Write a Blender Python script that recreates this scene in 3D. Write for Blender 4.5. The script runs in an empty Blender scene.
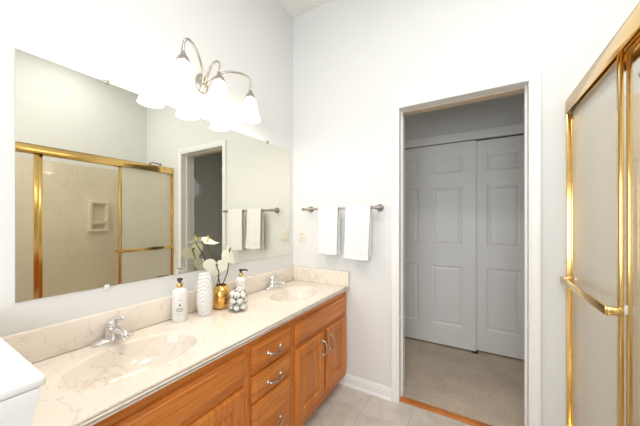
import bpy, bmesh, math, random
from mathutils import Vector, Matrix
random.seed(7)
C = bpy.context.scene.collection
SC = bpy.context.scene
PI = math.pi

# ------------------------------------------------------------------ camera, world, light
CAM = Vector((1.443, 0.0, 1.322))
cd = bpy.data.cameras.new('camera')
cam = bpy.data.objects.new('camera', cd); C.objects.link(cam)
cam.location = CAM
cam.rotation_euler = (PI/2, 0, math.atan2(157, 267))
cd.sensor_fit = 'HORIZONTAL'; cd.sensor_width = 36.0
cd.lens = 36.0*267.0/640.0
cd.shift_y = 8.0/640.0
cd.clip_start = 0.02
SC.camera = cam

w = bpy.data.worlds.new('world'); SC.world = w; w.use_nodes = True
w.node_tree.nodes['Background'].inputs[0].default_value = (0.86, 0.93, 1.0, 1)
w.node_tree.nodes['Background'].inputs[1].default_value = 1.5

SC.view_settings.view_transform = 'Standard'
SC.view_settings.look = 'None'
SC.view_settings.gamma = 1.0
SC.view_settings.use_curve_mapping = False
SC.view_settings.exposure = 0.08
SC.cycles.max_bounces = 10
SC.cycles.diffuse_bounces = 5
SC.cycles.glossy_bounces = 6
SC.cycles.transmission_bounces = 8
SC.cycles.transparent_max_bounces = 10
SC.cycles.caustics_refractive = True
SC.cycles.sample_clamp_indirect = 6.0

def area(name, loc, target, sx, sy, power, col):
    l = bpy.data.lights.new(name, 'AREA'); l.shape = 'RECTANGLE'; l.size = sx; l.size_y = sy
    l.energy = power; l.color = col
    o = bpy.data.objects.new(name, l); C.objects.link(o); o.location = loc
    o.rotation_euler = (Vector(target)-Vector(loc)).to_track_quat('-Z', 'Y').to_euler()
    return o
P_FILL_REAR, P_FILL_CEIL, P_FILL_HALL, P_BULB, P_FILL_SHOWER = 40.0, 15.0, 0.7, 3.0, 5.0
area('rear_fill_light', (1.45, -1.66, 1.60), (1.15, 2, 1.35), 1.7, 1.5, P_FILL_REAR, (0.93, 0.97, 1.0))  # added fill from behind the camera, set in an invented window
area('ceiling_fill_light', (1.25, 0.55, 3.07), (1.25, 0.55, 0), 0.30, 0.30, P_FILL_CEIL, (1.0, 0.985, 0.965))  # added fill for the bathroom, no such lamp in view
area('shower_fill_light', (2.02, 1.1, 3.07), (2.02, 1.1, 0), 0.25, 0.25, P_FILL_SHOWER, (1.0, 0.98, 0.95))  # added fill to brighten the shower interior
area('hall_fill_light', (0.1, 2.62, 2.62), (0.1, 2.62, 0), 0.3, 0.3, P_FILL_HALL, (1.0, 0.92, 0.83))  # added weak fill for the hall, lamp is invented

# ------------------------------------------------------------------ materials
def newmat(name):
    m = bpy.data.materials.new(name); m.use_nodes = True
    nt = m.node_tree
    return m, nt, nt.nodes['Principled BSDF']
def N(nt, t, **kw):
    n = nt.nodes.new(t)
    for k, v in kw.items():
        if k in n.inputs: n.inputs[k].default_value = v
        else: setattr(n, k, v)
    return n
def ramp(nt, fac, stops):
    r = nt.nodes.new('ShaderNodeValToRGB')
    els = r.color_ramp.elements
    while len(els) < len(stops): els.new(0.5)
    for e, (p, c) in zip(els, stops): e.position = p; e.color = (*c, 1)
    nt.links.new(fac, r.inputs[0]); return r.outputs[0]
def coords(nt, scale=(1,1,1), loc=(0,0,0), rot=(0,0,0), kind='Object'):
    tc = nt.nodes.new('ShaderNodeTexCoord'); mp = nt.nodes.new('ShaderNodeMapping')
    mp.inputs['Scale'].default_value = scale; mp.inputs['Location'].default_value = loc; mp.inputs['Rotation'].default_value = rot
    nt.links.new(tc.outputs[kind], mp.inputs['Vector']); return mp.outputs[0]
def wcoords(nt, scale=(1,1,1), loc=(0,0,0)):
    g = nt.nodes.new('ShaderNodeNewGeometry'); mp = nt.nodes.new('ShaderNodeMapping')
    mp.inputs['Scale'].default_value = scale; mp.inputs['Location'].default_value = loc
    nt.links.new(g.outputs['Position'], mp.inputs['Vector']); return mp.outputs[0]
def bump(nt, b, h, strength, dist):
    n = nt.nodes.new('ShaderNodeBump'); n.inputs['Strength'].default_value = strength; n.inputs['Distance'].default_value = dist
    nt.links.new(h, n.inputs['Height']); nt.links.new(n.outputs[0], b.inputs['Normal'])
def plain(name, col, rough=0.5, metal=0.0, noise=0.0, nscale=40, bumpd=0.0):
    m, nt, b = newmat(name)
    b.inputs['Base Color'].default_value = (*col, 1); b.inputs['Roughness'].default_value = rough; b.inputs['Metallic'].default_value = metal
    if noise or bumpd:
        n = N(nt, 'ShaderNodeTexNoise', Scale=nscale, Detail=3.0)
        nt.links.new(coords(nt), n.inputs['Vector'])
        if noise:
            o = ramp(nt, n.outputs[0], [(0.3, tuple(c*(1-noise) for c in col)), (0.7, tuple(min(1, c*(1+noise)) for c in col))])
            nt.links.new(o, b.inputs['Base Color'])
        if bumpd: bump(nt, b, n.outputs[0], 0.5, bumpd)
    return m

M = {}
M['wall'] = plain('wall_paint', (0.735, 0.74, 0.735), 0.75, bumpd=0.0006, nscale=180)
M['ceiling'] = plain('ceiling_paint', (0.80, 0.79, 0.765), 0.85, bumpd=0.001, nscale=120)
M['trim'] = plain('white_trim_paint', (0.83, 0.83, 0.82), 0.38, noise=0.01)
M['door'] = plain('closet_door_paint', (0.78, 0.775, 0.76), 0.45, noise=0.01)
M['dark'] = plain('dark_gap', (0.03, 0.028, 0.025), 0.8)
M['tan'] = plain('unpainted_track_wood', (0.62, 0.50, 0.37), 0.6, noise=0.08)
M['chrome'] = plain('chrome', (0.80, 0.80, 0.81), 0.09, 1.0, noise=0.02, nscale=8)
M['nickel'] = plain('brushed_nickel', (0.50, 0.47, 0.43), 0.27, 1.0, noise=0.06, nscale=60)
M['pewter'] = plain('satin_pewter', (0.36, 0.34, 0.31), 0.33, 1.0, noise=0.06, nscale=60)
M['brass'] = plain('polished_brass', (0.81, 0.55, 0.21), 0.17, 1.0, noise=0.008, nscale=6)
M['gold'] = plain('hammered_gold', (0.78, 0.47, 0.15), 0.2, 1.0, noise=0.12, nscale=18)
M['black'] = plain('black_plastic', (0.012, 0.012, 0.012), 0.35, noise=0.05)
M['bottle'] = plain('white_bottle', (0.82, 0.81, 0.79), 0.3, noise=0.01)
M['print'] = plain('grey_print', (0.12, 0.12, 0.12), 0.6, noise=0.05)
M['plate'] = plain('almond_plastic', (0.76, 0.72, 0.62), 0.4, noise=0.01)
M['towel'] = plain('white_terry', (0.80, 0.80, 0.79), 0.95, noise=0.02, nscale=300, bumpd=0.002)
M['petal'] = plain('cream_petal', (0.82, 0.80, 0.66), 0.4, noise=0.03, nscale=30)
M['stem'] = plain('green_stem', (0.07, 0.085, 0.028), 0.5, noise=0.15)
M['spadix'] = plain('dark_spadix', (0.07, 0.06, 0.035), 0.6, noise=0.2)
M['yspadix'] = plain('yellow_spadix', (0.62, 0.5, 0.08), 0.6, noise=0.15)
M['cotton'] = plain('cotton_fluff', (0.85, 0.83, 0.79), 1.0, noise=0.04, nscale=60, bumpd=0.004)
M['twig'] = plain('brown_twig', (0.075, 0.05, 0.035), 0.8, noise=0.3)
M['clip'] = plain('clear_clip', (0.75, 0.75, 0.74), 0.25, noise=0.02)

def wood(name, vertical):
    m, nt, b = newmat(name)
    st = (9, 70, 3) if vertical else (9, 3, 70)
    v = wcoords(nt, st)
    d = N(nt, 'ShaderNodeTexNoise', Scale=1.0, Detail=5.0, Roughness=0.65, Distortion=0.6); nt.links.new(v, d.inputs['Vector'])
    v2 = wcoords(nt, (3, 16, 0.9) if vertical else (3, 0.9, 16))
    d2 = N(nt, 'ShaderNodeTexNoise', Scale=1.0, Detail=2.0, Distortion=1.2); nt.links.new(v2, d2.inputs['Vector'])
    mx = N(nt, 'ShaderNodeMath', operation='MULTIPLY_ADD'); mx.inputs[1].default_value = 0.55
    nt.links.new(d.outputs[0], mx.inputs[0])
    m2 = N(nt, 'ShaderNodeMath', operation='MULTIPLY'); m2.inputs[1].default_value = 0.45
    nt.links.new(d2.outputs[0], m2.inputs[0]); nt.links.new(m2.outputs[0], mx.inputs[2])
    col = ramp(nt, mx.outputs[0], [(0.30, (0.31, 0.080, 0.010)), (0.48, (0.55, 0.170, 0.024)), (0.68, (0.70, 0.27, 0.045))])
    nt.links.new(col, b.inputs['Base Color'])
    b.inputs['Roughness'].default_value = 0.36
    bump(nt, b, d.outputs[0], 0.15, 0.0015)
    return m
M['wood_h'] = wood('oak_horizontal', False); M['wood_v'] = wood('oak_vertical', True)

def marble(name, base, vein, vein2, rough, s=3.0):
    m, nt, b = newmat(name)
    v = wcoords(nt, (s, s, s))
    n = N(nt, 'ShaderNodeTexNoise', Scale=0.9, Detail=3.0, Roughness=0.5, Distortion=2.2); nt.links.new(v, n.inputs['Vector'])
    c1 = ramp(nt, n.outputs[0], [(0.0, base), (0.478, base), (0.492, vein), (0.502, base), (1.0, base)])
    n2 = N(nt, 'ShaderNodeTexNoise', Scale=0.8, Detail=3.0, Distortion=0.8); nt.links.new(v, n2.inputs['Vector'])
    c2 = ramp(nt, n2.outputs[0], [(0.3, (1, 1, 1)), (0.7, vein2)])
    n3 = N(nt, 'ShaderNodeTexNoise', Scale=1.6, Detail=3.0, Distortion=2.6); nt.links.new(v, n3.inputs['Vector'])
    c3 = ramp(nt, n3.outputs[0], [(0.0, (1, 1, 1)), (0.60, (1, 1, 1)), (0.612, (0.86, 0.84, 0.82)), (0.624, (1, 1, 1)), (1.0, (1, 1, 1))])
    mx = N(nt, 'ShaderNodeMix', data_type='RGBA', blend_type='MULTIPLY'); mx.inputs[0].default_value = 1
    nt.links.new(c1, mx.inputs[6]); nt.links.new(c2, mx.inputs[7])
    mx2 = N(nt, 'ShaderNodeMix', data_type='RGBA', blend_type='MULTIPLY'); mx2.inputs[0].default_value = 1
    nt.links.new(mx.outputs[2], mx2.inputs[6]); nt.links.new(c3, mx2.inputs[7])
    nt.links.new(mx2.outputs[2], b.inputs['Base Color'])
    b.inputs['Roughness'].default_value = rough
    return m
M['marble'] = marble('cultured_marble', (0.85, 0.77, 0.685), (0.74, 0.655, 0.575), (0.96, 0.955, 0.95), 0.16)
M['surround'] = marble('shower_surround_marble', (0.76, 0.665, 0.53), (0.68, 0.58, 0.45), (0.96, 0.955, 0.95), 0.3, 2.0)
M['dish'] = plain('tan_ceramic', (0.70, 0.60, 0.46), 0.35, noise=0.02)

def tile():
    m, nt, b = newmat('stone_floor_tile')
    v = wcoords(nt, (1, 1, 1), (-0.751+3.05, -1.708+3.05, 0))
    br = N(nt, 'ShaderNodeTexBrick', offset=0.0, offset_frequency=1, squash=1.0)
    br.inputs['Scale'].default_value = 1.0; br.inputs['Brick Width'].default_value = 0.305; br.inputs['Row Height'].default_value = 0.305
    br.inputs['Mortar Size'].default_value = 0.0035; br.inputs['Mortar Smooth'].default_value = 0.2; br.inputs['Bias'].default_value = 0
    nt.links.new(v, br.inputs['Vector'])
    n = N(nt, 'ShaderNodeTexNoise', Scale=9.0, Detail=6.0, Roughness=0.6, Distortion=0.7); nt.links.new(v, n.inputs['Vector'])
    c = ramp(nt, n.outputs[0], [(0.3, (0.50, 0.455, 0.405)), (0.5, (0.61, 0.565, 0.51)), (0.72, (0.70, 0.655, 0.60))])
    nt.links.new(c, br.inputs['Color1']); nt.links.new(c, br.inputs['Color2']); br.inputs['Mortar'].default_value = (0.50, 0.455, 0.405, 1)
    nt.links.new(br.outputs['Color'], b.inputs['Base Color'])
    b.inputs['Roughness'].default_value = 0.42
    inv = N(nt, 'ShaderNodeMath', operation='SUBTRACT'); inv.inputs[0].default_value = 1; nt.links.new(br.outputs['Fac'], inv.inputs[1])
    bump(nt, b, inv.outputs[0], 0.4, 0.002)
    return m
M['tile'] = tile()
def carpet():
    m, nt, b = newmat('beige_carpet')
    v = wcoords(nt)
    n = N(nt, 'ShaderNodeTexNoise', Scale=170.0, Detail=3.0); nt.links.new(v, n.inputs['Vector'])
    n2 = N(nt, 'ShaderNodeTexNoise', Scale=4.0, Detail=3.0); nt.links.new(v, n2.inputs['Vector'])
    mx = N(nt, 'ShaderNodeMath', operation='MULTIPLY_ADD'); mx.inputs[1].default_value = 0.7; nt.links.new(n.outputs[0], mx.inputs[0])
    m2 = N(nt, 'ShaderNodeMath', operation='MULTIPLY'); m2.inputs[1].default_value = 0.3; nt.links.new(n2.outputs[0], m2.inputs[0]); nt.links.new(m2.outputs[0], mx.inputs[2])
    c = ramp(nt, mx.outputs[0], [(0.32, (0.36, 0.28, 0.21)), (0.5, (0.58, 0.48, 0.38)), (0.68, (0.72, 0.62, 0.51))])
    nt.links.new(c, b.inputs['Base Color']); b.inputs['Roughness'].default_value = 1.0
    bump(nt, b, n.outputs[0], 0.6, 0.006)
    return m
M['carpet'] = carpet()
def mirror_mat():
    m, nt, b = newmat('mirror_silver')
    n = N(nt, 'ShaderNodeTexNoise', Scale=0.6, Detail=1.0); nt.links.new(coords(nt), n.inputs['Vector'])
    c = ramp(nt, n.outputs[0], [(0.3, (0.80, 0.80, 0.715)), (0.7, (0.81, 0.81, 0.725))])
    nt.links.new(c, b.inputs['Base Color'])
    b.inputs['Metallic'].default_value = 1.0; b.inputs['Roughness'].default_value = 0.005
    return m
M['mirror'] = mirror_mat()
def pane_mat(name, tint, gloss, haze, rough, bump_scale=None, bstr=0.3):
    """thin pane: see-through + scattered share + sharp surface reflection"""
    m, nt, b = newmat(name); nt.nodes.remove(b)
    out = nt.nodes['Material Output']
    tr = N(nt, 'ShaderNodeBsdfTransparent'); tr.inputs[0].default_value = (*tint, 1)
    first = tr.outputs[0]
    nrm = None
    if bump_scale:
        n = N(nt, 'ShaderNodeTexNoise', Scale=1.0, Detail=3.0, Distortion=0.8); nt.links.new(coords(nt, bump_scale), n.inputs['Vector'])
        bp = N(nt, 'ShaderNodeBump', Strength=bstr, Distance=0.004); nt.links.new(n.outputs[0], bp.inputs['Height']); nrm = bp.outputs[0]
    if haze:
        rf = N(nt, 'ShaderNodeBsdfRefraction', Roughness=rough, IOR=1.04); rf.inputs[0].default_value = (*tint, 1)
        tl = N(nt, 'ShaderNodeBsdfTranslucent'); tl.inputs[0].default_value = (*tint, 1)
        df = N(nt, 'ShaderNodeBsdfDiffuse'); df.inputs[0].default_value = (*tint, 1)
        if nrm:
            for x in (rf, tl, df): nt.links.new(nrm, x.inputs['Normal'])
        a = N(nt, 'ShaderNodeMixShader'); a.inputs[0].default_value = 0.5
        nt.links.new(tl.outputs[0], a.inputs[1]); nt.links.new(df.outputs[0], a.inputs[2])
        c = N(nt, 'ShaderNodeMixShader'); c.inputs[0].default_value = haze
        nt.links.new(rf.outputs[0], c.inputs[1]); nt.links.new(a.outputs[0], c.inputs[2])
        first = c.outputs[0]
    gl = N(nt, 'ShaderNodeBsdfGlossy', Roughness=0.02 if not bump_scale else 0.06)
    if nrm: nt.links.new(nrm, gl.inputs['Normal'])
    lw = N(nt, 'ShaderNodeLayerWeight', Blend=0.5)
    pw = N(nt, 'ShaderNodeMath', operation='POWER'); pw.inputs[1].default_value = 4.5; nt.links.new(lw.outputs['Facing'], pw.inputs[0])
    mu = N(nt, 'ShaderNodeMath', operation='MULTIPLY_ADD'); mu.inputs[1].default_value = 0.8*gloss; mu.inputs[2].default_value = 0.03*gloss; nt.links.new(pw.outputs[0], mu.inputs[0])
    mx = N(nt, 'ShaderNodeMixShader'); nt.links.new(mu.outputs[0], mx.inputs[0])
    nt.links.new(first, mx.inputs[1]); nt.links.new(gl.outputs[0], mx.inputs[2])
    nt.links.new(mx.outputs[0], out.inputs[0])
    return m
M['rain'] = pane_mat('rain_glass', (0.97, 0.975, 0.945), 0.9, 0.48, 0.16, (60, 60, 9), 0.35)
M['ripple'] = pane_mat('ripple_glass', (0.97, 0.96, 0.93), 1.0, 0.12, 0.16, (34, 34, 30), 0.9)
M['clear'] = pane_mat('clear_glass', (0.97, 0.975, 0.965), 0.8, 0, 0)
M['jar'] = pane_mat('jar_glass', (0.98, 0.985, 0.985), 0.7, 0, 0)
def shade_mat():
    m, nt, b = newmat('lit_frosted_shade')
    n = N(nt, 'ShaderNodeTexNoise', Scale=8.0); nt.links.new(coords(nt), n.inputs['Vector'])
    c = ramp(nt, n.outputs[0], [(0.3, (1.0, 0.82, 0.62)), (0.7, (1.0, 0.85, 0.67))])
    nt.links.new(c, b.inputs['Emission Color']); b.inputs['Emission Strength'].default_value = 3.6
    b.inputs['Base Color'].default_value = (0.9, 0.88, 0.84, 1); b.inputs['Roughness'].default_value = 0.3
    return m
M['shade'] = shade_mat()
def emit(name, col, s):
    m, nt, b = newmat(name)
    n = N(nt, 'ShaderNodeTexNoise', Scale=3.0); nt.links.new(coords(nt), n.inputs['Vector'])
    c = ramp(nt, n.outputs[0], [(0.3, tuple(x*0.93 for x in col)), (0.7, col)])
    nt.links.new(c, b.inputs['Emission Color']); b.inputs['Emission Strength'].default_value = s
    b.inputs['Base Color'].default_value = (*col, 1)
    return m
M['bulb'] = emit('lit_bulb', (1.0, 0.9, 0.75), 8.0)
M['fill_lamp_glass'] = emit('added_lamp_glow', (1.0, 0.95, 0.88), 2.0)  # glowing diffuser of the added ceiling lamps
M['octpane'] = emit('window_daylight_pane', (0.50, 0.55, 0.57), 0.28)
def vase_mat():
    m, nt, b = newmat('grey_woodgrain_ceramic')
    v = coords(nt, (1, 1, 0.42), (-0.027, 0.020, -0.025))
    n = N(nt, 'ShaderNodeTexNoise', Scale=22.0, Detail=2.0); nt.links.new(v, n.inputs['Vector'])
    ad = N(nt, 'ShaderNodeMixRGB', blend_type='ADD'); ad.inputs[0].default_value = 0.018
    nt.links.new(v, ad.inputs[1]); nt.links.new(n.outputs['Color'], ad.inputs[2])
    wv = N(nt, 'ShaderNodeTexWave', wave_type='RINGS', rings_direction='SPHERICAL', Scale=34.0, Distortion=1.6, Detail=1.0, **{'Detail Scale': 0.6})
    nt.links.new(ad.outputs[0], wv.inputs['Vector'])
    c = ramp(nt, wv.outputs['Fac'], [(0.0, (0.55, 0.53, 0.52)), (0.22, (0.74, 0.73, 0.72)), (0.45, (0.82, 0.81, 0.80))])
    nt.links.new(c, b.inputs['Base Color']); b.inputs['Roughness'].default_value = 0.45
    bump(nt, b, wv.outputs['Fac'], 0.3, 0.0015)
    return m
M['vase'] = vase_mat()

# ------------------------------------------------------------------ mesh helpers (world coordinates)
def box(bm, x0, x1, y0, y1, z0, z1, bev=0.0, seg=2):
    vs = [bm.verts.new((x, y, z)) for x in (x0, x1) for y in (y0, y1) for z in (z0, z1)]
    F = [(0,1,3,2), (4,6,7,5), (0,4,5,1), (2,3,7,6), (0,2,6,4), (1,5,7,3)]
    fs = [bm.faces.new([vs[i] for i in f]) for f in F]
    if bev > 0:
        es = list({e for f in fs for e in f.edges})
        bmesh.ops.bevel(bm, geom=es, offset=bev, segments=seg, profile=0.5, affect='EDGES')
def frame_axes(d):
    d = Vector(d).normalized()
    up = Vector((0, 0, 1)) if abs(d.z) < 0.9 else Vector((1, 0, 0))
    a = d.cross(up).normalized(); return a, a.cross(d).normalized()
def tube(bm, pts, rads, n=12, caps=True, flat=(1, 1), up=None):
    pts = [Vector(p) for p in pts]
    if not hasattr(rads, '__len__'): rads = [rads]*len(pts)
    rings = []; pa = None
    for i, p in enumerate(pts):
        d = (pts[min(i+1, len(pts)-1)]-pts[max(i-1, 0)]).normalized()
        if pa is None:
            if up is not None: a = d.cross(Vector(up)).normalized()
            else: a = frame_axes(d)[0]
        else: a = (pa - d*pa.dot(d)).normalized()
        pa = a; b = a.cross(d).normalized()
        rings.append([bm.verts.new(p+(a*math.cos(t)*flat[0]+b*math.sin(t)*flat[1])*rads[i]) for t in [2*PI*k/n for k in range(n)]])
    for r0, r1 in zip(rings, rings[1:]):
        for k in range(n): bm.faces.new((r0[k], r0[(k+1) % n], r1[(k+1) % n], r1[k]))
    if caps: bm.faces.new(rings[0][::-1]); bm.faces.new(rings[-1])
def lathe(bm, prof, origin, axis=(0, 0, 1), n=28, sx=1.0, sy=1.0, caps=(True, True)):
    """prof: (radius, distance along axis)"""
    o = Vector(origin); ax = Vector(axis).normalized()
    if abs(ax.z) > 0.99: a, b = Vector((1, 0, 0)), Vector((0, 1, 0))
    else: a, b = frame_axes(ax)
    rings = []
    for r, t in prof:
        rings.append([bm.verts.new(o+ax*t+(a*math.cos(q)*sx+b*math.sin(q)*sy)*max(r, 1e-5)) for q in [2*PI*k/n for k in range(n)]])
    for r0, r1 in zip(rings, rings[1:]):
        for k in range(n): bm.faces.new((r0[k], r0[(k+1) % n], r1[(k+1) % n], r1[k]))
    if caps[0]: bm.faces.new(rings[0][::-1])
    if caps[1]: bm.faces.new(rings[-1])
def smoothpath(ctrl, n=8):
    P = [Vector(p) for p in ctrl]; P = [P[0]*2-P[1]]+P+[P[-1]*2-P[-2]]
    out = []
    for i in range(1, len(P)-2):
        for k in range(n):
            t = k/n; a, b, c, d = P[i-1:i+3]
            out.append(0.5*((2*b)+(c-a)*t+(2*a-5*b+4*c-d)*t*t+(3*b-a-3*c+d)*t**3))
    out.append(P[-2]); return out
def ring_panel(bm, fmap, us, vs, panels, prof, back):
    """slab in (u,v,d) space with routed panels: us/vs grid lines, panels {(i,j)}, prof [(inset, depth)]"""
    V = {}
    def vert(u, v, d):
        k = (round(u, 5), round(v, 5), round(d, 5))
        if k not in V: V[k] = bm.verts.new(fmap(u, v, d))
        return V[k]
    for i in range(len(us)-1):
        for j in range(len(vs)-1):
            u0, u1, v0, v1 = us[i], us[i+1], vs[j], vs[j+1]
            if (i, j) not in panels:
                bm.faces.new([vert(u0, v0, 0), vert(u1, v0, 0), vert(u1, v1, 0), vert(u0, v1, 0)])
            else:
                prev = [vert(u0, v0, 0), vert(u1, v0, 0), vert(u1, v1, 0), vert(u0, v1, 0)]
                for ins, dep in prof:
                    cur = [vert(u0+ins, v0+ins, dep), vert(u1-ins, v0+ins, dep), vert(u1-ins, v1-ins, dep), vert(u0+ins, v1-ins, dep)]
                    for k in range(4): bm.faces.new([prev[k], prev[(k+1) % 4], cur[(k+1) % 4], cur[k]])
                    prev = cur
                bm.faces.new(prev)
    a, b, c, d = us[0], us[-1], vs[0], vs[-1]
    bf = [vert(a, c, -back), vert(b, c, -back), vert(b, d, -back), vert(a, d, -back)]
    bm.faces.new(bf[::-1])
    for i in range(len(us)-1):
        bm.faces.new([vert(us[i], c, 0), vert(us[i+1], c, 0)] + ([vert(us[i+1], c, -back)] if i == len(us)-2 else [bf[0]])+([bf[0]] if i == len(us)-2 and len(us) == 2 else [])) if False else None
    # simple closing sides
    for p, q, r, s in (((a, c), (b, c), 0, 0), ((b, c), (b, d), 0, 0), ((b, d), (a, d), 0, 0), ((a, d), (a, c), 0, 0)):
        w1, w2 = bm.verts.new(fmap(*p, 0)), bm.verts.new(fmap(*q, 0)); w3, w4 = bm.verts.new(fmap(*q, -back)), bm.verts.new(fmap(*p, -back))
        bm.faces.new([w1, w2, w3, w4][::-1])
def new(): return bmesh.new()

def world_loc(o):
    v = Vector((0, 0, 0))
    while o is not None: v = v+o.location; o = o.parent
    return v
def obj(name, bm, mat, parent=None, smooth=True, angle=35, label=None, mod=None):
    bmesh.ops.recalc_face_normals(bm, faces=bm.faces)
    me = bpy.data.meshes.new(name)
    xs = [v.co for v in bm.verts]
    lo = Vector([min(v[i] for v in xs) for i in range(3)]); hi = Vector([max(v[i] for v in xs) for i in range(3)])
    org = Vector(((lo.x+hi.x)/2, (lo.y+hi.y)/2, lo.z))
    for v in bm.verts: v.co -= org
    bm.to_mesh(me); bm.free()
    if mat is not None: me.materials.append(mat)
    if smooth:
        for p in me.polygons: p.use_smooth = True
        me.set_sharp_from_angle(angle=math.radians(angle))
    o = bpy.data.objects.new(name, me); C.objects.link(o)
    o.location = org
    if parent is not None:
        o.parent = parent; o.location = org-world_loc(parent)
    if label: o['label'] = label
    return o
def thing(name, label, cat, loc, group=None):
    o = bpy.data.objects.new(name, None); C.objects.link(o); o.location = loc; o.empty_display_size = 0.05
    o['label'] = label; o['category'] = cat
    if group: o['group'] = group
    return o
def tag(o, label, cat, group=None):
    o['label'] = label; o['category'] = cat
    if group: o['group'] = group
    return o
def struct(name, bm, mat, parent=None, smooth=False):
    o = obj(name, bm, mat, parent, smooth)
    if parent is None: o['kind'] = 'structure'
    return o
def boxes(*bs):
    bm = new()
    for b in bs: box(bm, *b)
    return bm

# ------------------------------------------------------------------ room shell
YB, YH = 1.97, 2.13            # bathroom face / hall face of the back wall
YC = 3.10                      # closet face across the hall
XF = 2.50                      # far shower wall
XS = 1.893                     # shower door plane
YR = -1.70                     # rear wall
ZC = 3.164
OX0, OX1, OZ = 0.955, 1.704, 2.142
HX0, HX1, HZ = -1.2, 2.35, 2.70
struct('floor', boxes((-0.1, XF+0.1, YR-0.1, 2.0, -0.1, 0.0)), M['tile'])
struct('floor_hall', boxes((HX0-0.1, HX1+0.1, 2.0, YC+0.8, -0.1, 0.004)), M['carpet'])
struct('ceiling', boxes((-0.1, XF+0.1, YR-0.1, YH, ZC, ZC+0.1)), M['ceiling'])
struct('ceiling_hall', boxes((HX0-0.1, HX1+0.1, YH, YC+0.8, HZ, HZ+0.1)), M['ceiling'])
struct('wall_left', boxes((-0.1, 0, YR-0.1, YB, 0, ZC)), M['wall'])
struct('wall_back', boxes((HX0-0.1, OX0-0.018, YB, YH, 0, ZC), (OX1+0.018, XF+0.1, YB, YH, 0, ZC), (OX0-0.018, OX1+0.018, YB, YH, OZ+0.018, ZC)), M['wall'])
struct('wall_right', boxes((XF, XF+0.1, YR-0.1, YB, 0, ZC)), M['wall'])
WX0, WX1, WZ0, WZ1 = 0.55, 2.35, 0.85, 2.45
struct('wall_rear', boxes((0, WX0, YR-0.1, YR, 0, ZC), (WX1, XF, YR-0.1, YR, 0, ZC), (WX0, WX1, YR-0.1, YR, 0, WZ0), (WX0, WX1, YR-0.1, YR, WZ1, ZC)), M['wall'])
wf = new()
for b in ((WX0, WX1, YR-0.08, YR-0.03, WZ0, WZ0+0.05), (WX0, WX1, YR-0.08, YR-0.03, WZ1-0.05, WZ1), (WX0, WX0+0.05, YR-0.08, YR-0.03, WZ0+0.05, WZ1-0.05), (WX1-0.05, WX1, YR-0.08, YR-0.03, WZ0+0.05, WZ1-0.05)): box(wf, *b)
wn = struct('added_window_1', wf, M['trim'])  # unseen window, added as the source of the rear fill
struct('pane', boxes((WX0+0.05, WX1-0.05, YR-0.06, YR-0.055, WZ0+0.05, WZ1-0.05)), M['clear'], wn)
# partition walls that end the shower towards the camera's back
struct('wall_shower', boxes((XS-0.05, XF, 0.06, 0.17, 0, 0.50)), M['wall'])  # unseen end wall, cut low to let the rear fill reach the shower
struct('wall_knee', boxes((XS-0.04, XS+0.06, 0.17, 0.745, 0, 0.50)), M['surround'])
# hall shell
struct('wall_hall_left', boxes((HX0-0.1, HX0, YH, YC, 0, HZ)), M['wall'])
OY, OZC, OR_ = 2.525, 1.82, 0.205
def oct_ring(x, r): return [Vector((x, OY+r*math.cos(PI/8+k*PI/4), OZC+r*math.sin(PI/8+k*PI/4))) for k in range(8)]
struct('wall_hall_right', boxes((HX1, HX1+0.1, YH, YC, 0, HZ)), M['wall'])
struct('wall_hall_back', boxes((HX0, 0.40, YC, YC+0.1, 0, HZ), (0.40, HX1, YC, YC+0.1, 2.15, HZ)), M['wall'])
struct('wall_closet', boxes((0.30, HX1, YC+0.7, YC+0.8, 0, HZ), (0.20, 0.30, YC+0.1, YC+0.8, 0, HZ), (HX1, HX1+0.1, YC, YC+0.8, 0, HZ)), M['wall'])  # closet shell, side walls added to stop light leaking in
bm = new(); a, b = oct_ring(HX1-0.022, OR_), oct_ring(HX1-0.022, OR_-0.055); c, d = oct_ring(HX1, OR_), oct_ring(HX1, OR_-0.055)
A, B, Cc, D = [[bm.verts.new(p) for p in q] for q in (a, b, c, d)]
for k in range(8):
    j = (k+1) % 8
    for q in ((A[k], A[j], B[j], B[k]), (A[k], Cc[k], Cc[j], A[j]), (B[k], B[j], D[j], D[k]), (Cc[k], D[k], D[j], Cc[j])): bm.faces.new(q)
ow = struct('window_2', bm, M['trim'])
bm = new(); A, B = [[bm.verts.new(p) for p in oct_ring(x, OR_-0.055)] for x in (HX1-0.008, HX1-0.002)]
bm.faces.new(A); bm.faces.new(B[::-1])
for k in range(8): bm.faces.new((A[k], A[(k+1) % 8], B[(k+1) % 8], B[k]))
struct('pane', bm, M['octpane'], ow)

# shower surround (slab panels on the three shower walls) and base
struct('wall_surround_right', boxes((XF-0.012, XF, 0.17, YB, 0.0, 1.962)), M['surround'])
struct('wall_surround_back', boxes((XS+0.07, XF-0.0125, YB-0.012, YB, 0.0, 1.962)), M['surround'])
struct('wall_surround_front', boxes((XS+0.07, XF-0.0125, 0.17, 0.182, 0.0, 0.499)), M['surround'])
sb = thing('shower_tray', 'tan shower base with a low curb under the brass framed glass doors', 'shower base', (2.19, 1.1, 0))
obj('pan', boxes((XS+0.062, XF-0.015, 0.185, YB-0.015, 0.001, 0.05, 0.004)), M['dish'], sb)
obj('curb', boxes((XS-0.04, XS+0.06, 0.745, YB, 0.001, 0.10, 0.006)), M['dish'], sb)

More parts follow.
